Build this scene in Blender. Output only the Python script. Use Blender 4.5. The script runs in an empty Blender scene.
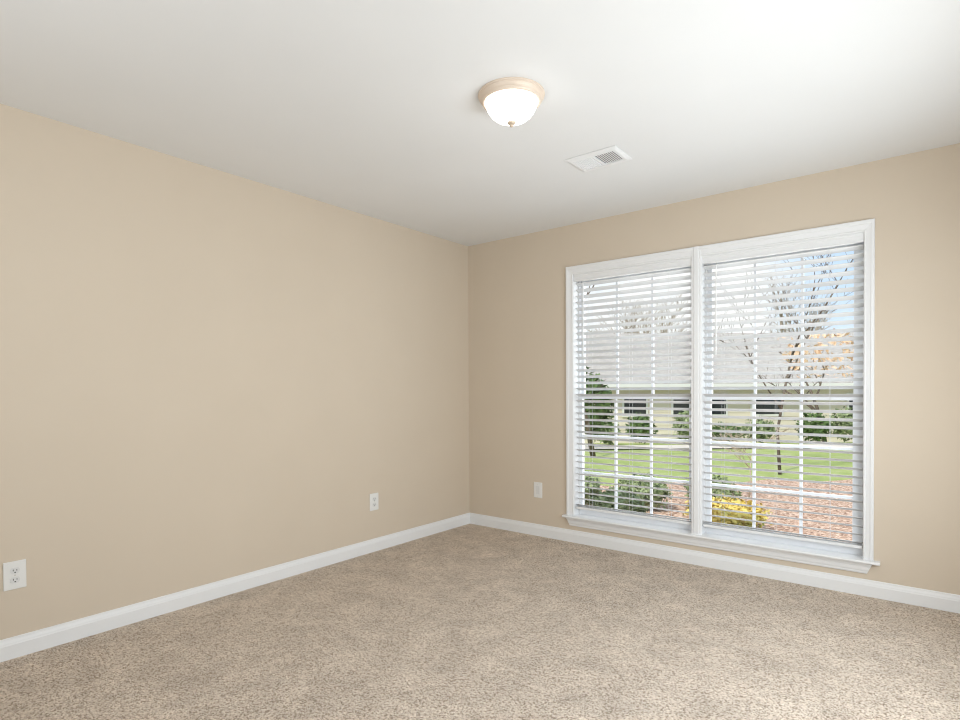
import bpy, bmesh, math, random
from mathutils import Vector, Matrix, noise

S = bpy.context.scene
COL = S.collection
R = math.radians

# ------------------------------------------------------------------ camera
# room axes: left wall is x = 0, window wall is y = 0 (room on the -y side), carpet z = 0
CAM = Vector((3.1838, -3.8568, 1.1770))
YAW, PITCH, ROLL = 0.670468, -0.013894, -0.005603
F = Vector((-math.sin(YAW) * math.cos(PITCH), math.cos(YAW) * math.cos(PITCH), math.sin(PITCH)))
Rt = Vector((math.cos(YAW), math.sin(YAW), 0))
Up = Rt.cross(F)
R2 = Rt * math.cos(ROLL) + Up * math.sin(ROLL)
U2 = -Rt * math.sin(ROLL) + Up * math.cos(ROLL)
cd = bpy.data.cameras.new('camera')
cam = bpy.data.objects.new('camera', cd)
COL.objects.link(cam)
m = Matrix.Identity(4)
for i in range(3):
    m[i][0], m[i][1], m[i][2], m[i][3] = R2[i], U2[i], -F[i], CAM[i]
cam.matrix_world = m
cd.sensor_width = 36.0
cd.lens = 566.516 / 960 * 36.0
cd.shift_y = (397.844 - 360) / 960
cd.clip_start = 0.05
cd.clip_end = 400
S.camera = cam

# ------------------------------------------------------------------ world, sun, area lights, exposure
S.view_settings.view_transform = 'Standard'
S.view_settings.look = 'None'
S.view_settings.gamma = 1
S.view_settings.use_curve_mapping = False
S.view_settings.exposure = 0.20
S.cycles.filter_width = 1.1

w = bpy.data.worlds.new('sky')
S.world = w
w.use_nodes = True
nt = w.node_tree
nt.nodes.clear()
N = nt.nodes.new
tc = N('ShaderNodeTexCoord')
sep = N('ShaderNodeSeparateXYZ')
ramp = N('ShaderNodeValToRGB')
ramp.color_ramp.elements[0].position = 0.0
ramp.color_ramp.elements[0].color = (0.72, 0.86, 1.0, 1)
ramp.color_ramp.elements[1].position = 0.6
ramp.color_ramp.elements[1].color = (0.36, 0.60, 0.95, 1)
cl = N('ShaderNodeTexNoise')
cl.inputs['Scale'].default_value = 3.2
cl.inputs['Detail'].default_value = 6
clr = N('ShaderNodeValToRGB')
clr.color_ramp.elements[0].position = 0.44
clr.color_ramp.elements[1].position = 0.60
mix = N('ShaderNodeMixRGB')
mix.inputs[2].default_value = (1.0, 1.0, 1.0, 1)
bg = N('ShaderNodeBackground')
bg.inputs['Strength'].default_value = 0.95
wo = N('ShaderNodeOutputWorld')
L = nt.links.new
L(tc.outputs['Generated'], sep.inputs[0])
L(sep.outputs['Z'], ramp.inputs[0])
L(tc.outputs['Generated'], cl.inputs['Vector'])
L(cl.outputs['Fac'], clr.inputs[0])
L(clr.outputs[0], mix.inputs[0])
L(ramp.outputs[0], mix.inputs[1])
L(mix.outputs[0], bg.inputs[0])
L(bg.outputs[0], wo.inputs[0])

sd = bpy.data.lights.new('sun', 'SUN')
sd.energy = 3.0
sd.angle = R(1.5)
sd.color = (1.0, 0.96, 0.88)
sun = bpy.data.objects.new('sun', sd)
COL.objects.link(sun)
sun_dir = Vector((0.06, 0.62, -0.75)).normalized()
sun.rotation_euler = sun_dir.to_track_quat('-Z', 'Y').to_euler()


def area(name, loc, target, sx, sy, power, color):
    d = bpy.data.lights.new(name, 'AREA')
    d.shape = 'RECTANGLE'
    d.size, d.size_y = sx, sy
    d.energy = power
    d.color = color
    o = bpy.data.objects.new(name, d)
    COL.objects.link(o)
    o.location = loc
    o.rotation_euler = (Vector(target) - Vector(loc)).to_track_quat('-Z', 'Y').to_euler()
    return o


# added fill lamp, set in an added opening behind the camera
area('rear_fill', (2.05, -4.40, 1.65), (1.75, 0.0, 1.9), 2.6, 1.1, 22.0, (0.88, 0.95, 1.0))
# added fill lamp in an added hole of the right wall, out of frame
area('side_fill', (3.78, -1.85, 1.08), (0.0, -1.5, 1.22), 2.0, 0.9, 45.0, (0.88, 0.95, 1.0))
# daylight at the twin window
area('window_daylight', (1.95, 0.95, 1.35), (1.9, -1.4, 1.1), 2.4, 2.1, 46.0, (0.90, 0.95, 1.0))


# ------------------------------------------------------------------ materials
def mat(name, color, rough=0.6, spec=0.3, metallic=0.0):
    k = bpy.data.materials.new(name)
    k.use_nodes = True
    b = k.node_tree.nodes['Principled BSDF']
    b.inputs['Base Color'].default_value = (*color, 1)
    b.inputs['Roughness'].default_value = rough
    b.inputs['Specular IOR Level'].default_value = spec
    b.inputs['Metallic'].default_value = metallic
    return k


def noise_mat(name, colors, scale, rough=0.8, bump=0.0, bump_scale=None, detail=3.0, dist=0.01, spec=0.2, coord='Object', lo=0.3, hi=0.7, tex='noise', roughness=0.5):
    """Base colour from a noise ramp (two or more colours), bump from a second noise."""
    k = mat(name, colors[0], rough, spec)
    t = k.node_tree
    b = t.nodes['Principled BSDF']
    c = t.nodes.new('ShaderNodeTexCoord')
    if tex == 'noise':
        n = t.nodes.new('ShaderNodeTexNoise')
        n.inputs['Scale'].default_value = scale
        n.inputs['Detail'].default_value = detail
        n.inputs['Roughness'].default_value = roughness
        fac = n.outputs['Fac']
    else:
        n = t.nodes.new('ShaderNodeTexVoronoi')
        n.inputs['Scale'].default_value = scale
        s = t.nodes.new('ShaderNodeSeparateColor')
        t.links.new(n.outputs['Color'], s.inputs[0])
        fac = s.outputs[0]
    t.links.new(c.outputs[coord], n.inputs['Vector'])
    r = t.nodes.new('ShaderNodeValToRGB')
    els = r.color_ramp.elements
    while len(els) < len(colors):
        els.new(0.5)
    for i, col in enumerate(colors):
        els[i].position = lo + (hi - lo) * i / (len(colors) - 1)
        els[i].color = (*col, 1)
    t.links.new(fac, r.inputs[0])
    t.links.new(r.outputs[0], b.inputs['Base Color'])
    if bump:
        n2 = t.nodes.new('ShaderNodeTexNoise')
        n2.inputs['Scale'].default_value = bump_scale or scale
        n2.inputs['Detail'].default_value = 3
        t.links.new(c.outputs[coord], n2.inputs['Vector'])
        bp = t.nodes.new('ShaderNodeBump')
        bp.inputs['Strength'].default_value = bump
        bp.inputs['Distance'].default_value = dist
        t.links.new(n2.outputs['Fac'], bp.inputs['Height'])
        t.links.new(bp.outputs[0], b.inputs['Normal'])
    return k


M = {}
M['wall'] = noise_mat('wall_paint', [(0.645, 0.551, 0.440), (0.657, 0.563, 0.451)], 3.0, 0.75, 0.08, 160, dist=0.002)
M['ceiling'] = noise_mat('ceiling_paint', [(0.80, 0.80, 0.795), (0.815, 0.815, 0.81)], 2.0, 0.9, 0.06, 120, dist=0.002)
M['trim'] = mat('white_trim_paint', (0.82, 0.82, 0.82), 0.35, 0.4)
M['vinyl'] = mat('white_vinyl', (0.84, 0.85, 0.87), 0.35, 0.4)
M['slat'] = mat('white_blind_slat', (0.66, 0.655, 0.645), 0.4, 0.35)
M['cord'] = mat('white_cord', (0.72, 0.72, 0.72), 0.8)
M['wand'] = mat('white_wand', (0.85, 0.85, 0.84), 0.25, 0.5)
M['plate'] = mat('white_plastic', (0.80, 0.79, 0.765), 0.3, 0.5)
M['insert'] = mat('white_plastic_insert', (0.72, 0.715, 0.70), 0.3, 0.5)
M['dark'] = mat('dark_slot', (0.03, 0.028, 0.025), 0.7)
M['screw'] = mat('painted_screw', (0.62, 0.60, 0.55), 0.4, 0.5)
M['vent'] = mat('white_vent_metal', (0.82, 0.82, 0.82), 0.45, 0.4)
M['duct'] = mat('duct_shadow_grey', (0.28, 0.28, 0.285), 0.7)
M['ring'] = mat('brushed_pale_nickel', (0.74, 0.62, 0.51), 0.5, 0.4, 0.2)
M['finial'] = mat('brushed_nickel', (0.58, 0.47, 0.36), 0.4, 0.4, 0.2)

# lit frosted glass bowl
k = mat('frosted_lit_glass', (0.92, 0.91, 0.88), 0.35)
b = k.node_tree.nodes['Principled BSDF']
tcx = k.node_tree.nodes.new('ShaderNodeTexCoord')
nx = k.node_tree.nodes.new('ShaderNodeTexNoise')
nx.inputs['Scale'].default_value = 14
rx = k.node_tree.nodes.new('ShaderNodeMapRange')
rx.inputs['To Min'].default_value = 2.2
rx.inputs['To Max'].default_value = 4.5
k.node_tree.links.new(tcx.outputs['Object'], nx.inputs['Vector'])
k.node_tree.links.new(nx.outputs['Fac'], rx.inputs['Value'])
k.node_tree.links.new(rx.outputs[0], b.inputs['Emission Strength'])
b.inputs['Emission Color'].default_value = (1.0, 0.97, 0.92, 1)
M['bowl'] = k

# clear window glass: thin sheet, transparent with a Fresnel gloss
k = bpy.data.materials.new('clear_window_glass')
k.use_nodes = True
t = k.node_tree
t.nodes.clear()
o_ = t.nodes.new('ShaderNodeOutputMaterial')
tr = t.nodes.new('ShaderNodeBsdfTransparent')
tr.inputs[0].default_value = (0.97, 0.985, 0.98, 1)
gl = t.nodes.new('ShaderNodeBsdfGlossy')
gl.inputs['Roughness'].default_value = 0.02
fr = t.nodes.new('ShaderNodeFresnel')
fr.inputs['IOR'].default_value = 1.25
mx = t.nodes.new('ShaderNodeMixShader')
t.links.new(fr.outputs[0], mx.inputs[0])
t.links.new(tr.outputs[0], mx.inputs[1])
t.links.new(gl.outputs[0], mx.inputs[2])
t.links.new(mx.outputs[0], o_.inputs[0])
M['glass'] = k

# carpet: fine yarn speckle, broad brushed patches, bump
k = mat('beige_carpet', (0.5, 0.4, 0.31), 0.95, 0.05)
t = k.node_tree
b = t.nodes['Principled BSDF']
c = t.nodes.new('ShaderNodeTexCoord')
n1 = t.nodes.new('ShaderNodeTexVoronoi')
n1.inputs['Scale'].default_value = 215
n1.inputs['Randomness'].default_value = 1.0
sc_ = t.nodes.new('ShaderNodeSeparateColor')
t.links.new(n1.outputs['Color'], sc_.inputs[0])
r1 = t.nodes.new('ShaderNodeValToRGB')
e = r1.color_ramp.elements
e[0].position, e[0].color = 0.0, (0.235, 0.175, 0.122, 1)
e[1].position, e[1].color = 1.0, (0.80, 0.705, 0.60, 1)
e2 = e.new(0.36)
e2.color = (0.585, 0.485, 0.395, 1)
n2 = t.nodes.new('ShaderNodeTexNoise')
n2.inputs['Scale'].default_value = 5.5
n2.inputs['Detail'].default_value = 7
n2.inputs['Roughness'].default_value = 0.65
n2.inputs['Distortion'].default_value = 0.3
r2 = t.nodes.new('ShaderNodeMapRange')
r2.inputs['From Min'].default_value = 0.3
r2.inputs['From Max'].default_value = 0.7
r2.inputs['To Min'].default_value = 0.84
r2.inputs['To Max'].default_value = 1.14
mm = t.nodes.new('ShaderNodeVectorMath')
mm.operation = 'SCALE'
for x in (n1, n2):
    t.links.new(c.outputs['Object'], x.inputs['Vector'])
t.links.new(sc_.outputs[0], r1.inputs[0])
t.links.new(n2.outputs['Fac'], r2.inputs['Value'])
t.links.new(r1.outputs[0], mm.inputs[0])
t.links.new(r2.outputs[0], mm.inputs['Scale'])
t.links.new(mm.outputs[0], b.inputs['Base Color'])
bp = t.nodes.new('ShaderNodeBump')
bp.invert = True
bp.inputs['Strength'].default_value = 0.6
bp.inputs['Distance'].default_value = 0.005
t.links.new(n1.outputs['Distance'], bp.inputs['Height'])
t.links.new(bp.outputs[0], b.inputs['Normal'])
M['carpet'] = k

# outdoors
M['grass'] = noise_mat('lawn_grass', [(0.25, 0.31, 0.10), (0.36, 0.42, 0.14), (0.48, 0.47, 0.25)], 1.3, 0.9, 0.6, 30, detail=8, dist=0.05, roughness=0.7)
M['mulch'] = noise_mat('bark_mulch', [(0.22, 0.12, 0.08), (0.55, 0.35, 0.25), (0.82, 0.62, 0.48)], 42, 0.95, 0.8, 30, dist=0.03, lo=0.0, hi=1.0, tex='voronoi')
M['concrete'] = noise_mat('pale_concrete', [(0.62, 0.54, 0.46), (0.72, 0.65, 0.56)], 2.0, 0.9)
M['siding'] = noise_mat('cream_siding', [(0.70, 0.63, 0.51), (0.74, 0.67, 0.55)], 1.0, 0.8)
M['shingle'] = noise_mat('grey_tan_shingles', [(0.36, 0.33, 0.30), (0.50, 0.46, 0.42)], 5.0, 0.9, roughness=0.8)
M['house_trim'] = mat('house_white_trim', (0.75, 0.74, 0.70), 0.6)
M['house_glass'] = mat('dark_house_glass', (0.03, 0.035, 0.04), 0.1, 0.5)
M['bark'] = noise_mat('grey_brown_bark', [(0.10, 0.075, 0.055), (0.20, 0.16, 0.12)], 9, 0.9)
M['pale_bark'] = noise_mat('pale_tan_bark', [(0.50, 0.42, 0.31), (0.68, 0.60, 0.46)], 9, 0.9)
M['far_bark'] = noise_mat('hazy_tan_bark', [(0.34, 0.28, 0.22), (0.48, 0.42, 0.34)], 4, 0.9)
M['leaf_dark'] = noise_mat('dark_green_leaves', [(0.055, 0.10, 0.03), (0.16, 0.24, 0.08)], 7, 0.7)
M['leaf_sage'] = noise_mat('sage_green_leaves', [(0.16, 0.21, 0.09), (0.38, 0.44, 0.24)], 9, 0.7)
M['leaf_yellow'] = noise_mat('golden_leaves', [(0.66, 0.47, 0.10), (0.80, 0.64, 0.20), (0.50, 0.54, 0.16)], 5, 0.7)
M['leaf_orange'] = noise_mat('orange_leaves', [(0.74, 0.46, 0.28), (0.86, 0.66, 0.48)], 4, 0.7)


# ------------------------------------------------------------------ helpers
class MB:
    """Collects shapes; build() links them as ONE mesh object."""

    def __init__(s):
        s.v, s.f = [], []

    def add(s, vs, fs):
        o = len(s.v)
        s.v += [tuple(p) for p in vs]
        s.f += [tuple(i + o for i in q) for q in fs]

    def box(s, a, c):
        x0, y0, z0 = a
        x1, y1, z1 = c
        s.add([(x0, y0, z0), (x1, y0, z0), (x1, y1, z0), (x0, y1, z0), (x0, y0, z1), (x1, y0, z1), (x1, y1, z1), (x0, y1, z1)],
              [(3, 2, 1, 0), (4, 5, 6, 7), (0, 1, 5, 4), (1, 2, 6, 5), (2, 3, 7, 6), (3, 0, 4, 7)])

    def loft(s, rings, caps=True):
        """Closed rings with the same number of points, skinned in order."""
        n = len(rings[0])
        fs = []
        for i in range(len(rings) - 1):
            for j in range(n):
                a, c = i * n + j, i * n + (j + 1) % n
                fs.append((a, c, c + n, a + n))
        if caps:
            fs.append(tuple(range(n - 1, -1, -1)))
            fs.append(tuple((len(rings) - 1) * n + j for j in range(n)))
        s.add([p for r in rings for p in r], fs)

    def lathe(s, prof, n=48, centre=(0, 0)):
        vs, fs = [], []
        for r, z in prof:
            for j in range(n):
                a = 2 * math.pi * j / n
                vs.append((centre[0] + max(r, 1e-5) * math.cos(a), centre[1] + max(r, 1e-5) * math.sin(a), z))
        for i in range(len(prof) - 1):
            for j in range(n):
                a, c = i * n + j, i * n + (j + 1) % n
                fs.append((a, c, c + n, a + n))
        s.add(vs, fs)

    def tube(s, pts, rads, n=6):
        rings = []
        for i, p in enumerate(pts):
            p = Vector(p)
            d = (Vector(pts[min(i + 1, len(pts) - 1)]) - Vector(pts[max(i - 1, 0)])).normalized()
            h = Vector((0, 0, 1)) if abs(d.z) < 0.9 else Vector((1, 0, 0))
            u = d.cross(h).normalized()
            q = d.cross(u)
            rr = rads[i] if isinstance(rads, (list, tuple)) else rads
            rings.append([p + (u * math.cos(2 * math.pi * j / n) + q * math.sin(2 * math.pi * j / n)) * rr for j in range(n)])
        s.loft(rings)

    def mesh(s, name, material, smooth=False):
        me = bpy.data.meshes.new(name)
        me.from_pydata(s.v, [], s.f)
        bmx = bmesh.new()
        bmx.from_mesh(me)
        bmesh.ops.recalc_face_normals(bmx, faces=bmx.faces)
        bmx.to_mesh(me)
        bmx.free()
        me.materials.append(material)
        if smooth:
            for p in me.polygons:
                p.use_smooth = True
        return me

    def build(s, name, material, parent=None, bevel=0.0, smooth=False, segs=2):
        o = bpy.data.objects.new(name, s.mesh(name, material, smooth))
        COL.objects.link(o)
        if parent is not None:
            o.parent = parent
        if bevel:
            bv = o.modifiers.new('bevel', 'BEVEL')
            bv.width = bevel
            bv.segments = segs
            bv.limit_method = 'ANGLE'
            bv.angle_limit = R(40)
        return o


def box(name, a, c, material, parent=None, bevel=0.0):
    q = MB()
    q.box(a, c)
    return q.build(name, material, parent, bevel)


def empty(name, loc=(0, 0, 0), rz=0.0, rot=None):
    o = bpy.data.objects.new(name, None)
    COL.objects.link(o)
    o.location = loc
    o.rotation_euler = rot or (0, 0, rz)
    o.empty_display_size = 0.1
    return o


def tag(o, label, cat, group=None):
    o['label'] = label
    o['category'] = cat
    if group:
        o['group'] = group
    return o


def struct(o, label, cat):
    o['kind'] = 'structure'
    return tag(o, label, cat)


def copy_tree(o, parent=None):
    c = o.copy()
    COL.objects.link(c)
    c.parent = parent
    for ch in list(o.children):
        copy_tree(ch, c)
    return c


# ------------------------------------------------------------------ room shell
H = 2.44
XR, YB = 3.72, -4.32          # right wall, wall behind the camera
T = 0.14                      # wall thickness


def wall_with_hole(name, axis, at, thick, u0, u1, z0, z1, hole, material):
    """A wall slab in the plane axis = at; hole = (u0, u1, z0, z1)."""
    us = [u0, hole[0], hole[1], u1]
    zs = [z0, hole[2], hole[3], z1]
    q = MB()
    P = (lambda u, d, z: (u, at + d, z)) if axis == 'y' else (lambda u, d, z: (at + d, u, z))
    for d in (0.0, thick):
        vs = [P(u, d, z) for z in zs for u in us]
        fs = [(r * 4 + c_, r * 4 + c_ + 1, r * 4 + c_ + 5, r * 4 + c_ + 4) for r in range(3) for c_ in range(3) if not (r == 1 and c_ == 1) and abs(zs[r + 1] - zs[r]) > 1e-6]
        q.add(vs, fs)
    loops = [[(u0, z0), (u1, z0), (u1, z1), (u0, z1)], [(hole[0], hole[2]), (hole[1], hole[2]), (hole[1], hole[3]), (hole[0], hole[3])]]
    for lp in loops:
        for i in range(4):
            a, c_ = lp[i], lp[(i + 1) % 4]
            if a == c_:
                continue
            q.add([P(a[0], 0, a[1]), P(c_[0], 0, c_[1]), P(c_[0], thick, c_[1]), P(a[0], thick, a[1])], [(0, 1, 2, 3)])
    return q.build(name, material)


fl = box('floor', (-T, YB - T, -0.12), (XR + T, T, 0.0), M['carpet'])
struct(fl, 'beige speckled cut pile carpet covering the room floor', 'floor')
ce = box('ceiling', (-T, YB - T, H), (XR + T, T, H + 0.16), M['ceiling'])
struct(ce, 'smooth white painted ceiling of the room', 'ceiling')
wl = box('wall_left', (-T, YB - T, 0), (0, T, H), M['wall'])
struct(wl, 'long plain beige painted wall without a window', 'wall')
OP = (1.030, 2.910, 0.150, 2.075)
wb = wall_with_hole('wall_back', 'y', 0.0, T, 0.0, XR, 0.0, H, OP, M['wall'])
struct(wb, 'beige painted wall holding the twin window', 'wall')
wr = wall_with_hole('wall_right', 'x', XR, T, YB - T, T, 0.0, H, (-2.9, -0.8, 0.60, 1.60), M['wall'])  # hole added to let the side fill lamp in
struct(wr, 'beige painted wall beyond the frame, facing the long plain wall', 'wall')
wf = wall_with_hole('wall_front', 'y', YB - T, T, 0.0, XR, 0.0, H, (0.70, 3.40, 0.0, 2.25), M['wall'])  # wide opening added as a place for the rear fill
struct(wf, 'beige painted wall behind the viewpoint, with a wide opening added for fill light', 'wall')

q = MB()
hx0, hx1, hy0 = 0.55, 3.55, YB - 1.9
q.add([(hx0, hy0, 0), (hx1, hy0, 0), (hx1, YB - T, 0), (hx0, YB - T, 0), (hx0, hy0, 2.4), (hx1, hy0, 2.4), (hx1, YB - T, 2.4), (hx0, YB - T, 2.4)],
      [(0, 1, 2, 3), (4, 5, 6, 7), (0, 1, 5, 4), (1, 2, 6, 5), (3, 0, 4, 7)])
hl = q.build('added_hall_box', M['wall'])  # closed box added to keep sun out of the rear opening
struct(hl, 'plain closed box added behind the opening to block sun, out of the picture', 'added hall box')

# baseboards: flat face, sloped cap
BP = [(0.0, 0.0), (0.0145, 0.0), (0.0145, 0.062), (0.0125, 0.066), (0.0115, 0.072), (0.0075, 0.082), (0.0065, 0.0905), (0.004, 0.093), (0.0, 0.093)]


def baseboard(name, fn, label):
    q = MB()
    q.loft([[fn(e_, d, z) for d, z in BP] for e_ in (0, 1)])
    return struct(q.build(name, M['trim']), label, 'baseboard')


baseboard('baseboard_left', lambda e_, d, z: (d, (YB if e_ == 0 else -d), z), 'white baseboard along the long plain beige wall')
baseboard('baseboard_back', lambda e_, d, z: ((d if e_ == 0 else XR - d), -d, z), 'white baseboard under the window')
baseboard('baseboard_right', lambda e_, d, z: (XR - d, (YB if e_ == 0 else -d), z), 'white baseboard along the wall outside the frame')

# ------------------------------------------------------------------ window trim
GX = [(1.048, 1.935), (2.002, 2.893)]          # the two openings
ZS, ZH = 0.207, 2.052                          # stool top, head


def casing():
    """Mitred casing: two legs and a head in one swept profile."""
    prof = [(0.0, 0.0), (0.0, 0.008), (0.10, 0.0115), (0.16, 0.0115), (0.22, 0.009), (0.62, 0.0135), (0.70, 0.0165), (0.93, 0.0175), (1.0, 0.015), (1.0, 0.0)]
    q = MB()
    xl, xr, zt = 1.046, 2.893, 2.052
    wl_, wr_, wt_ = 0.061, 0.050, 0.066
    rings = []
    for st in range(4):
        ring = []
        for o_, d in prof:
            x = (xl - o_ * wl_) if st < 2 else (xr + o_ * wr_)
            z = ZS if st in (0, 3) else zt + o_ * wt_
            ring.append((x, -d, z))
        rings.append(ring)
    q.loft(rings)
    return q


struct(casing().build('trim_1', M['trim']), 'white moulded casing around the twin window', 'window trim')
q = MB()
prof = [(1.934, 0.0), (1.934, -0.004), (1.940, -0.014), (1.952, -0.014), (1.955, -0.019), (1.983, -0.019), (1.986, -0.014), (1.998, -0.014), (2.004, -0.004), (2.004, 0.0)]
q.loft([[(x, y - 0.0, z) for x, y in prof] for z in (ZS, 2.118)])
struct(q.build('trim_2', M['trim']), 'white flat strip dividing the twin window down the middle', 'window trim')
# stool with horns and rounded nose
q = MB()
nose = [(0.066, 0.190), (-0.040, 0.190), (-0.0445, 0.192), (-0.047, 0.1985), (-0.0445, 0.205), (-0.040, 0.207), (0.066, 0.207)]
q.loft([[(x, y, z) for y, z in nose] for x in (1.046, 2.893)])
for x0, x1 in ((0.963, 1.046), (2.893, 2.974)):
    q.loft([[(x, min(y, 0.0), z) for y, z in nose] for x in (x0, x1)])
struct(q.build('trim_3', M['trim']), 'white window stool ledge with rounded nose', 'window sill')
# apron below, mitred returns
q = MB()
ap = [(0.0, 0.126), (-0.010, 0.127), (-0.013, 0.134), (-0.013, 0.140), (-0.017, 0.150), (-0.020, 0.168), (-0.026, 0.180), (-0.028, 0.190), (0.0, 0.190)]
q.loft([[((1.012 - (z - 0.126) * 0.40) if e_ == 0 else (2.912 + (z - 0.126) * 0.42), y, z) for y, z in ap] for e_ in (0, 1)])
struct(q.build('trim_4', M['trim']), 'white moulded apron under the window ledge', 'window trim')

# ------------------------------------------------------------------ windows
GLZ = [(1.080, 1.896), (2.038, 2.836)]          # visible glass width of each sash
for wi in (0, 1):
    x0, x1 = GX[wi]
    g0, g1 = GLZ[wi]
    win = empty('window_%d' % (wi + 1), ((x0 + x1) / 2, 0.07, ZS))
    struct(win, ('white double-hung window with nine-pane sashes, nearer the room corner', 'white double-hung window with nine-pane sashes, farther from the room corner')[wi], 'window')
    off = Vector(win.location)

    def part(qb, name, material, parent, bevel=0.0):
        ob = qb.build(name, material, None, bevel)
        ob.data.transform(Matrix.Translation(-off))
        ob.parent = parent
        return ob

    q = MB()                                   # jamb box
    q.box((x0 - 0.018 if wi == 0 else 1.968, 0.0, 0.150), (x0, T, 2.075))
    q.box((x1, 0.0, 0.150), (1.968 if wi == 0 else x1 + 0.017, T, 2.075))
    q.box((x0, 0.0, ZH), (x1, T, 2.075))
    q.box((x0, 0.067, 0.150), (x1, T, 0.190))
    q.box((x0, 0.067, 0.190), (x0 + 0.012, T, ZH))
    q.box((x1 - 0.012, 0.067, 0.190), (x1, T, ZH))
    part(q, 'frame', M['trim'], win)
    for k_, (ya, yb, za, zb, ga, gb) in enumerate(((0.070, 0.098, 0.190, 1.137, 0.248, 1.104), (0.100, 0.128, 1.104, 2.052, 1.137, 1.992))):
        q = MB()
        xa, xb = x0 + 0.012, x1 - 0.012
        q.box((xa, ya, za), (g0, yb, zb))
        q.box((g1, ya, za), (xb, yb, zb))
        q.box((g0, ya, za), (g1, yb, ga))
        q.box((g0, ya, gb), (g1, yb, zb))
        sash = part(q, 'sash', M['vinyl'], win)
        q = MB()
        for j in (1, 2):
            mxp = g0 + (g1 - g0) * j / 3
            q.box((mxp - 0.008, ya + 0.005, ga), (mxp + 0.008, yb - 0.005, gb))
            mz = ga + (gb - ga) * j / 3
            for jj in range(3):
                xs = g0 + (g1 - g0) * jj / 3 + (0.008 if jj else 0)
                xe = g0 + (g1 - g0) * (jj + 1) / 3 - (0.008 if jj < 2 else 0)
                q.box((xs, ya + 0.005, mz - 0.008), (xe, yb - 0.005, mz + 0.008))
        part(q, 'muntin_grid', M['vinyl'], sash)
        yc = (ya + yb) / 2
        q = MB()
        q.add([(g0, yc, ga), (g1, yc, ga), (g1, yc, gb), (g0, yc, gb)], [(0, 1, 2, 3)])
        part(q, 'glass', M['glass'], sash)

# unseen window added around the side fill lamp: casing, sash bars and glass
w3 = empty('window_3', (XR, -1.85, 0.60))
struct(w3, 'white window added around the side fill light, beyond the edge of the picture', 'window')
q = MB()
for a_, c_ in (((-0.016, -1.12, -0.07), (0.0, -1.05, 1.07)), ((-0.016, 1.05, -0.07), (0.0, 1.12, 1.07)), ((-0.016, -1.05, 1.0), (0.0, 1.05, 1.07)), ((-0.016, -1.05, -0.07), (0.0, 1.05, 0.0))):
    q.box(a_, c_)
q.build('casing', M['trim'], w3)
q = MB()
for y_ in (-1.048, -0.02, 1.008):
    q.box((0.10, y_, 0.002), (0.13, y_ + 0.04, 0.998))
for z_ in (0.002, 0.958):
    for y_ in (-1.008, 0.02):
        q.box((0.10, y_, z_), (0.13, y_ + (0.988), z_ + 0.04))
q.build('sash', M['vinyl'], w3)
q = MB()
q.add([(0.115, -1.008, 0.04), (0.115, 1.008, 0.04), (0.115, 1.008, 0.96), (0.115, -1.008, 0.96)], [(0, 1, 2, 3)])
q.build('glass', M['glass'], w3)

# ------------------------------------------------------------------ blinds
TILT = R(-21)
PITCH_Z = 0.04697


def slat_section():
    pts_t, pts_b = [], []
    n = 6
    for i in range(n + 1):
        s_ = -0.025 + 0.05 * i / n
        hgt = 0.0030 * (1 - (s_ / 0.025) ** 2)
        th = 0.0032 if 0 < i < n else 0.0020
        pts_t.append((s_, hgt + th / 2))
        pts_b.append((s_, hgt - th / 2))
    sec = pts_t + pts_b[::-1]
    ct, st = math.cos(TILT), math.sin(TILT)
    return [(a * ct - c_ * st, a * st + c_ * ct) for a, c_ in sec]


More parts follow.
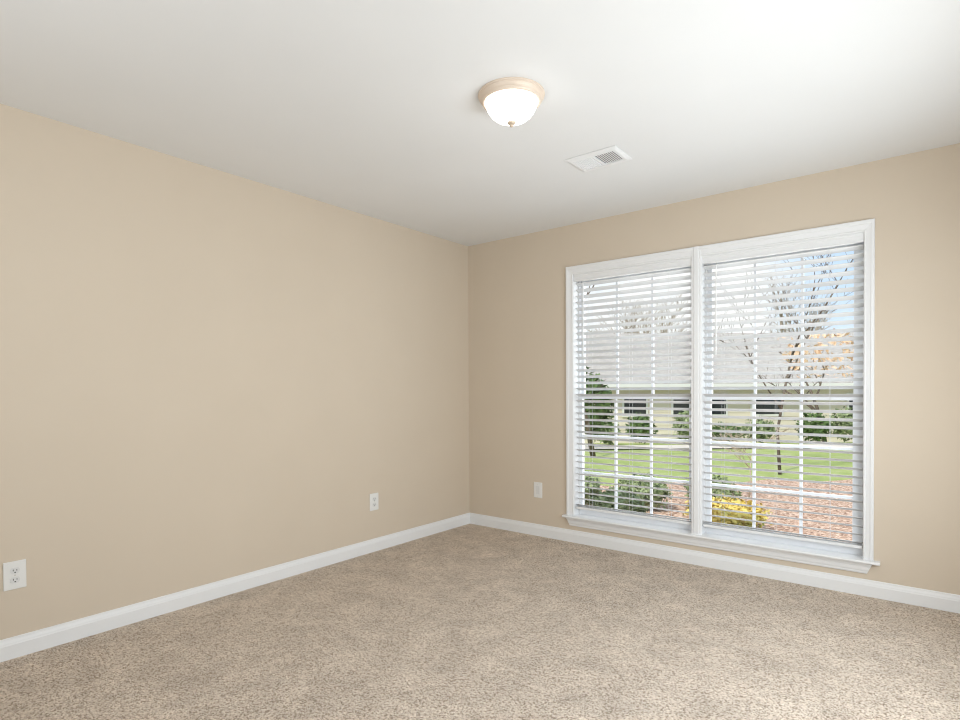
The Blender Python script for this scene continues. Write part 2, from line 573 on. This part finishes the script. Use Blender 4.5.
SEC = slat_section()
YC = 0.0355
for bi in (0, 1):
    x0, x1 = GX[bi]
    xa, xb = x0 + 0.004, x1 - 0.004
    bl = empty('window_blind', ((x0 + x1) / 2, YC, ZH))
    tag(bl, ('white horizontal slat blind in the window half nearer the room corner', 'white horizontal slat blind in the window half farther from the room corner')[bi], 'blind', 'slat blinds in the twin window')
    off = Vector(bl.location)

    def part(qb, name, material, bevel=0.0, smooth=False, parent=None):
        ob = qb.build(name, material, None, bevel, smooth)
        ob.data.transform(Matrix.Translation(-off))
        ob.parent = parent or bl
        return ob

    q = MB()
    vp = [(0.009, 2.000), (-0.001, 2.000), (-0.004, 2.004), (-0.004, 2.012), (-0.002, 2.016), (-0.002, 2.038), (-0.005, 2.044), (-0.005, 2.0515), (0.009, 2.0515)]
    q.loft([[(x, y, z) for y, z in vp] for x in (xa - 0.002, xb + 0.002)])
    part(q, 'valance', M['trim'])
    q = MB()
    q.box((xa, 0.0105, 2.008), (xb, 0.0605, 2.0515))
    part(q, 'headrail', M['slat'])
    q = MB()
    rnd = random.Random(4 + bi)
    for i in range(37):
        ze = 1.988 - i * PITCH_Z                 # near edge height
        zc = ze - 0.025 * math.sin(-TILT) - 0.001
        sag = rnd.uniform(-0.0006, 0.0006)
        q.loft([[(x, YC + a, zc + c_ + s_ * sag) for a, c_ in SEC] for s_, x in ((-1, xa), (1, xb))])
    part(q, 'slats', M['slat'])
    q = MB()
    q.box((xa, YC - 0.0245, 0.2575), (xb, YC + 0.0245, 0.2755))
    part(q, 'bottom_rail', M['trim'], 0.004)
    for lx in ((1.170, 1.492, 1.777) if bi == 0 else (2.127, 2.440, 2.727)):
        q = MB()
        for yy in (YC - 0.0275, YC + 0.0275):
            q.tube([(lx, yy, 2.01), (lx, yy, 0.268)], 0.0008, 5)
        for i in range(37):
            zc = 1.988 - i * PITCH_Z - 0.025 * math.sin(-TILT) - 0.001
            q.tube([(lx, YC - 0.0272, zc + 0.0045), (lx, YC + 0.0272, zc - 0.0065)], 0.0006, 4)
        part(q, 'ladder_cord', M['cord'])
    wx = (1.127, 2.094)[bi]
    q = MB()
    q.tube([(wx, 0.0, 1.985), (wx - 0.001, -0.001, 1.7), (wx - 0.002, -0.001, (1.416, 1.398)[bi])], [0.0036, 0.0036, 0.0042], 6)
    wand = part(q, 'tilt_wand', M['wand'])
    q = MB()
    q.tube([(wx, 0.012, 2.012), (wx, 0.004, 2.008), (wx, -0.001, 2.0), (wx, 0.0, 1.985)], 0.0016, 6)
    hk = q.build('hook', M['screw'])
    hk.data.transform(Matrix.Translation(-off))
    hk.parent = wand

# ------------------------------------------------------------------ ceiling lamp
LX, LY = 1.775, -1.852
lamp = empty('ceiling_lamp', (LX, LY, H))
tag(lamp, 'lit flush-mount ceiling lamp with frosted glass bowl and pale metal ring', 'ceiling lamp')
q = MB()
q.lathe([(0.0, 0.0), (0.1425, 0.0), (0.1430, -0.003), (0.1420, -0.0070), (0.1385, -0.0095), (0.1375, -0.0135), (0.1330, -0.0215), (0.1285, -0.0260), (0.1275, -0.0295), (0.1250, -0.0335), (0.1205, -0.0360), (0.1160, -0.0355), (0.1130, -0.0320), (0.1120, -0.0240), (0.0, -0.0240)], 72)
q.build('ring', M['ring'], lamp, smooth=False)
q = MB()
pr = [(0.1110, -0.027), (0.1110, -0.034), (0.1095, -0.045), (0.1055, -0.057), (0.0985, -0.070), (0.0870, -0.085), (0.0700, -0.099), (0.0480, -0.109), (0.0240, -0.1135), (0.0, -0.1145)]
q.lathe(pr, 72)
q.build('glass_bowl', M['bowl'], lamp, smooth=True)
q = MB()
q.lathe([(0.0, -0.110), (0.0140, -0.1105), (0.0175, -0.1140), (0.0180, -0.1180), (0.0160, -0.1225), (0.0110, -0.1260), (0.0065, -0.1275), (0.0075, -0.1300), (0.0070, -0.1340), (0.0030, -0.1365), (0.0, -0.1370)], 24)
q.build('finial', M['finial'], lamp, smooth=True)

# ------------------------------------------------------------------ ceiling vent
vx0, vx1, vy0, vy1 = 1.606, 1.906, -1.108, -0.884
cx_, cy_ = (vx0 + vx1) / 2, (vy0 + vy1) / 2
vent = empty('ceiling_vent', (cx_, cy_, H))
tag(vent, 'white two-way air vent with louvres set in the ceiling', 'vent')
hx, hy = (vx1 - vx0) / 2, (vy1 - vy0) / 2
gx, gy = 0.121, 0.071
q = MB()
for ring in range(1):
    o0 = [(-hx, -hy, -0.001), (hx, -hy, -0.001), (hx, hy, -0.001), (-hx, hy, -0.001)]
    o1 = [(-hx, -hy, -0.004), (hx, -hy, -0.004), (hx, hy, -0.004), (-hx, hy, -0.004)]
    i1 = [(-gx - 0.012, -gy - 0.012, -0.010), (gx + 0.012, -gy - 0.012, -0.010), (gx + 0.012, gy + 0.012, -0.010), (-gx - 0.012, gy + 0.012, -0.010)]
    i2 = [(-gx, -gy, -0.010), (gx, -gy, -0.010), (gx, gy, -0.010), (-gx, gy, -0.010)]
    i3 = [(-gx, -gy, -0.001), (gx, -gy, -0.001), (gx, gy, -0.001), (-gx, gy, -0.001)]
    q.loft([o0, o1, i1, i2, i3], caps=False)
q.box((-0.006, -gy, -0.010), (0.006, gy, -0.002))
q.build('frame', M['vent'], vent)
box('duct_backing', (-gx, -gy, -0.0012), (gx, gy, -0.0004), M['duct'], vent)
for side in (-1, 1):
    q = MB()
    n = 9
    for i in range(n):
        xc = side * (0.012 + (gx - 0.014) * (i + 0.5) / n)
        d = side * 0.0038
        wv = 0.0030
        q.loft([[(xc + d - wv, y, -0.0080), (xc + d + wv, y, -0.0080), (xc - d + 0.0006, y, -0.0018), (xc - d - 0.0006, y, -0.0018)] for y in (-gy, gy)])
    q.build('louvre', M['vent'], vent)
q = MB()
q.tube([(gx + 0.008, -0.028, -0.008), (gx + 0.010, -0.028, -0.018)], 0.0025, 6)
q.build('damper_lever', M['vent'], vent)


# ------------------------------------------------------------------ wall plates
def duplex(loc, rz, label):
    """Duplex outlet; local x across, local -y out of the wall."""
    r_ = empty('wall_outlet', loc, rz)
    tag(r_, label, 'outlet', 'white wall outlets')
    box('cover_plate', (-0.041, -0.0058, -0.0625), (0.041, 0.0, 0.0625), M['plate'], r_, 0.004)
    for s_ in (-1, 1):
        zc = s_ * 0.0205
        q_ = MB()
        n_ = 28
        oct_ = []
        for j in range(n_):
            a = 2 * math.pi * j / n_
            oct_.append((0.0172 * math.cos(a), max(-0.0135, min(0.0135, 0.0172 * math.sin(a)))))
        q_.loft([[(x, y, zc + z) for x, z in oct_] for y in (-0.0057, -0.0078)])
        rec = q_.build('receptacle', M['insert'], r_)
        for sx, hh in ((-0.0064, 0.0080), (0.0064, 0.0066)):
            box('slot', (sx - 0.0013, -0.0082, zc + 0.0025 - hh / 2), (sx + 0.0013, -0.0076, zc + 0.0025 + hh / 2), M['dark'], rec)
        q_ = MB()
        q_.loft([[(0.0029 * math.cos(a), y, zc - 0.0078 + 0.0029 * math.sin(a)) for a in [2 * math.pi * j / 12 for j in range(12)]] for y in (-0.0076, -0.0082)])
        q_.build('ground_hole', M['dark'], rec)
    q_ = MB()
    q_.loft([[(0.0032 * math.cos(a), y, 0.0032 * math.sin(a)) for a in [2 * math.pi * j / 14 for j in range(14)]] for y in (-0.0056, -0.0068)])
    q_.build('screw', M['screw'], r_)
    return r_


duplex((0.0, -3.180, 0.366), R(90), 'white duplex outlet low on the plain wall, cut close to the picture edge')
duplex((0.0, -1.100, 0.363), R(90), 'white duplex outlet low on the plain wall, nearer the room corner')
r_ = empty('wall_outlet', (0.718, 0.0, 0.369))
tag(r_, 'white wall plate with tall narrow centre insert, between room corner and window', 'outlet', 'white wall outlets')
box('cover_plate', (-0.040, -0.0058, -0.0625), (0.040, 0.0, 0.0625), M['plate'], r_, 0.004)
ins = box('insert', (-0.0168, -0.0075, -0.0335), (0.0168, -0.0056, 0.0335), M['insert'], r_, 0.0012)
for s_ in (-1, 1):
    q = MB()
    q.loft([[(0.003 * math.cos(a), y, s_ * 0.048 + 0.003 * math.sin(a)) for a in [2 * math.pi * j / 14 for j in range(14)]] for y in (-0.0056, -0.0066)])
    q.build('screw', M['screw'], r_)

# ------------------------------------------------------------------ outdoors
# yard frame: D = distance straight ahead of the viewpoint, W = to the side of it
FD = Vector((-math.sin(YAW), math.cos(YAW), 0))
C0 = Vector((CAM.x, CAM.y, 0))


def yard(W, D, z):
    p = C0 + FD * D + Rt * W
    return Vector((p.x, p.y, z))


def ground_z(D):
    if D < 13:
        return -0.38
    if D < 26:
        return -0.38 - 0.92 * ((D - 13) / 13) ** 1.2
    return -1.30


def ground_strip(name, Ws, Ds, material, lift, label, cat, jag=0.0, clip_y=0.16):
    vs, fs = [], []
    nw = len(Ws)
    rr = random.Random(3)
    for i, D in enumerate(Ds):
        for W in Ws:
            d = D + (jag * noise.noise(Vector((W * 0.7, 3.1, 0))) if i == len(Ds) - 1 else 0)
            p = yard(W, d, 0)
            p.z = ground_z(d) + lift
            if p.y < clip_y:
                p.y = clip_y
            vs.append(p)
    for i in range(len(Ds) - 1):
        for j in range(nw - 1):
            fs.append((i * nw + j, i * nw + j + 1, (i + 1) * nw + j + 1, (i + 1) * nw + j))
    q_ = MB()
    q_.add(vs, fs)
    o = q_.build(name, material, smooth=True)
    for p_ in o.data.polygons:
        if p_.normal.z < 0:
            p_.flip()
    return struct(o, label, cat)


ground_strip('lawn', [-40, -20, -10, -5, 0, 3, 6, 10, 15, 20, 30, 45, 60], [1, 5, 8, 10, 13, 15, 17, 20, 23, 26, 40, 120], M['grass'], 0.0, 'green front lawn seen through the blinds', 'lawn')
ground_strip('ground', [x * 0.4 for x in range(-10, 40)], [1, 4, 6, 7, 8, 9.2], M['mulch'], 0.035, 'reddish mulch bed outside below the window', 'mulch bed', 0.9)
ground_strip('road', [-40, -10, 0, 10, 20, 60], [16.0, 17.0, 18.0, 19.2], M['concrete'], 0.03, 'pale strip of road beyond the lawn', 'road')

# house across the road
HD = 26.0
hs = empty('house', yard(0, HD, -1.30), YAW)
tag(hs, 'cream house with grey shingle roof across the road, seen through the blinds', 'house')
q = MB()
W0, W1, DP, EZ = -8.0, 30.0, 9.0, 2.62
q.box((W0, 0, 0), (W1, DP, EZ))
for i in range(13):                                    # lap siding courses on the street side
    z = 0.2 * i
    q.loft([[(x, -0.001, z), (x, -0.022, z), (x, -0.004, z + 0.198), (x, -0.001, z + 0.198)] for x in (W0, W1)])
q.build('wall', M['siding'], hs)
q = MB()
q.loft([[(x, -0.55, EZ - 0.05), (x, DP / 2, EZ + 2.65), (x, DP + 0.55, EZ - 0.05), (x, DP + 0.55, EZ + 0.10), (x, DP / 2, EZ + 2.85), (x, -0.55, EZ + 0.10)] for x in (W0 - 0.4, W1 + 0.4)])
q.build('roof', M['shingle'], hs)
box('gutter', (W0 - 0.4, -0.66, EZ - 0.06), (W1 + 0.4, -0.551, EZ + 0.08), M['house_trim'], hs)
for wx, ww in ((4.6, 1.1), (7.1, 1.0), (9.3, 0.9), (10.9, 0.7), (12.7, 0.45), (13.35, 0.9), (17.5, 1.2)):
    wn = box('window', (wx - ww / 2 - 0.09, -0.075, 1.20), (wx + ww / 2 + 0.09, -0.02, 2.25), M['house_trim'], hs)
    box('pane', (wx - ww / 2, -0.080, 1.30), (wx + ww / 2, -0.0755, 2.16), M['house_glass'], wn)


# ---- trees
def branch_mesh(seed, height, spread_, levels, r0, kids=3, droop=0.0, sides=5):
    """Two MBs: trunk with the main forks, and the finer crown of branches."""
    rr = random.Random(seed)
    big, small = MB(), MB()

    def grow(p, d, ln, r, lv):
        pts_, rad = [p.copy()], [r]
        n_ = 3
        q_ = p.copy()
        dd = d.copy()
        for i in range(n_):
            dd = (dd + Vector((rr.uniform(-1, 1), rr.uniform(-1, 1), rr.uniform(-0.4, 0.8) - droop)) * 0.16).normalized()
            q_ = q_ + dd * ln / n_
            pts_.append(q_.copy())
            rad.append(r * (1 - 0.45 * (i + 1) / n_))
        (big if lv <= 1 else small).tube(pts_, rad, sides if lv < 3 else 3)
        if lv >= levels:
            return
        for i in range(kids if lv else kids + 1):
            t_ = rr.uniform(0.45, 1.0)
            i0 = min(int(t_ * n_), n_ - 1)
            base = pts_[i0].lerp(pts_[i0 + 1], t_ * n_ - i0)
            az = rr.uniform(0, 2 * math.pi)
            side = Vector((math.cos(az), math.sin(az), 0))
            nd = (dd * (1 - spread_) + side * spread_ + Vector((0, 0, 0.25))).normalized()
            grow(base, nd, ln * rr.uniform(0.55, 0.8), max(r * 0.5, 0.004), lv + 1)

    grow(Vector((0, 0, 0)), Vector((rr.uniform(-0.1, 0.1), rr.uniform(-0.1, 0.1), 1)).normalized(), height * 0.42, r0, 0)
    return big, small


def tree(name, loc, rz, seed, height, r0, bark, label, cat='tree', group=None, spread_=0.5, levels=4, kids=3):
    r0_ = empty(name, loc, rz)
    tag(r0_, label, cat, group)
    big, small = branch_mesh(seed, height, spread_, levels, r0, kids)
    big.build('trunk', bark, r0_, smooth=True)
    small.build('branch_crown', bark, r0_, smooth=True)
    return r0_


def leaf_blob(seed, centre, rad, n_, size):
    q_ = MB()
    rr = random.Random(seed)
    for i in range(n_):
        v = Vector((rr.gauss(0, 1), rr.gauss(0, 1), rr.gauss(0, 1))).normalized()
        k_ = rr.uniform(0.6, 1.0) * (0.85 + 0.3 * noise.noise(v * 2.3 + Vector((seed, 0, 0))))
        p = Vector(centre) + Vector((v.x * rad[0], v.y * rad[1], v.z * rad[2])) * k_
        a = Vector((rr.gauss(0, 1), rr.gauss(0, 1), rr.gauss(0, 1))).normalized()
        b_ = a.cross(v + Vector((0.01, 0.02, 0))).normalized()
        s_ = size * rr.uniform(0.6, 1.3)
        q_.add([p - a * s_, p + b_ * s_ * 0.45, p + a * s_, p - b_ * s_ * 0.45], [(0, 1, 2, 3)])
    return q_


def shrub(loc, rad, leafmat, label, seed, n_=900, size=0.05, group=None, stems=True):
    r0_ = empty('garden_shrub', loc)
    tag(r0_, label, 'shrub', group)
    leaf_blob(seed, (0, 0, rad[2] * 0.95), rad, n_, size).build('foliage', leafmat, r0_)
    if stems:
        rr = random.Random(seed)
        q_ = MB()
        for i in range(7):
            a = rr.uniform(0, 6.28)
            q_.tube([(0.04 * math.cos(a), 0.04 * math.sin(a), 0), (rad[0] * 0.4 * math.cos(a), rad[1] * 0.4 * math.sin(a), rad[2] * 1.1)], [0.012, 0.006], 5)
        q_.build('stem', M['bark'], r0_)
    return r0_


# bare trees far behind the house roof
far = None
rr = random.Random(11)
spots = [(5.5, 40, 0.9), (9.5, 44, 1.05), (13.0, 41, 1.0), (17.5, 43, 0.95), (21.5, 40, 1.1), (26.0, 45, 1.15), (15.5, 50, 1.2), (7.5, 52, 1.1)]
for i, (W, D, sc) in enumerate(spots):
    if far is None:
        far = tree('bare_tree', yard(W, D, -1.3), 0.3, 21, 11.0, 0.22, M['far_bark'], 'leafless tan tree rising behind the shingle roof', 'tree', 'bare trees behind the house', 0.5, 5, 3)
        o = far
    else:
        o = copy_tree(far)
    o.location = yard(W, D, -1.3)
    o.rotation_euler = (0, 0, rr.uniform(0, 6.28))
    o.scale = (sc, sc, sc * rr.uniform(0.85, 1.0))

tree('bare_tree', yard(5.4, 10.2, -0.38), 1.0, 5, 5.6, 0.032, M['bark'], 'dark bare lawn tree with thin leaning trunk seen through the right-hand blind', spread_=0.55, levels=4)
tree('bare_tree', yard(2.6, 13.0, -0.38), 2.0, 8, 6.5, 0.07, M['bark'], 'dark bare lawn tree seen through the left-hand blind', spread_=0.5, levels=4)
tree('bare_shrub', yard(3.7, 7.8, -0.37), 0.0, 15, 1.7, 0.012, M['pale_bark'], 'pale leafless twiggy shrub at the edge of the mulch bed', 'shrub', spread_=0.7, levels=3, kids=4)
ot = tree('autumn_tree', yard(13.4, 22.0, -1.0), 0.0, 31, 5.4, 0.09, M['bark'], 'small tree with orange autumn leaves before the house', spread_=0.55, levels=3)
leaf_blob(31, (0, 0, 3.5), (2.1, 1.8, 1.2), 420, 0.13).build('foliage', M['leaf_orange'], ot)

# foundation shrubs along the house front
for i in range(11):
    W, D = 3.2 + 1.56 * i, 21.8 + 0.5 * ((i * 7) % 3 - 1)
    rx_, rz_ = 0.72, 0.45 + 0.11 * ((i * 5) % 4)
    shrub(yard(W, D, ground_z(D)), (rx_, rx_ * 0.85, rz_), M['leaf_dark'] if i % 2 == 0 else M['leaf_sage'],
          ('dark green' if i % 2 == 0 else 'sage green') + ' rounded shrub in the row before the cream house', 60 + i, 800, 0.10, ('dark' if i % 2 == 0 else 'sage') + ' shrubs before the house', stems=False)
r_ = tree('evergreen_tree', yard(3.35, 17.2, -0.75), 0.0, 44, 2.6, 0.06, M['bark'], 'dark broad evergreen tree beside the lawn, at the corner end of the window', spread_=0.4, levels=2)
leaf_blob(44, (0, 0, 1.45), (0.85, 0.8, 1.15), 1500, 0.11).build('foliage', M['leaf_dark'], r_)

# near bed: sage hedge shrubs, a golden bush
for i, (x, y, rx_, rz_) in enumerate([(-1.02, 2.10, 0.39, 0.26), (-0.34, 2.58, 0.39, 0.27), (0.34, 3.06, 0.39, 0.25), (1.02, 3.58, 0.37, 0.24), (-0.30, 1.78, 0.36, 0.22), (0.38, 2.25, 0.36, 0.21)]):
    shrub((x, y, -0.35), (rx_, rx_ * 0.85, rz_), M['leaf_sage'], 'low sage green shrub in the mulch bed below the window', 90 + i, 2200, 0.035, 'low shrubs in the mulch bed')
shrub((1.46, 2.60, -0.35), (0.50, 0.40, 0.19), M['leaf_yellow'], 'low golden yellow bush in the mulch bed', 97, 2600, 0.035)
shrub((-2.05, 3.9, -0.35), (0.40, 0.40, 0.58), M['leaf_dark'], 'taller dark evergreen shrub beside the low sage shrubs', 98, 2000, 0.045)
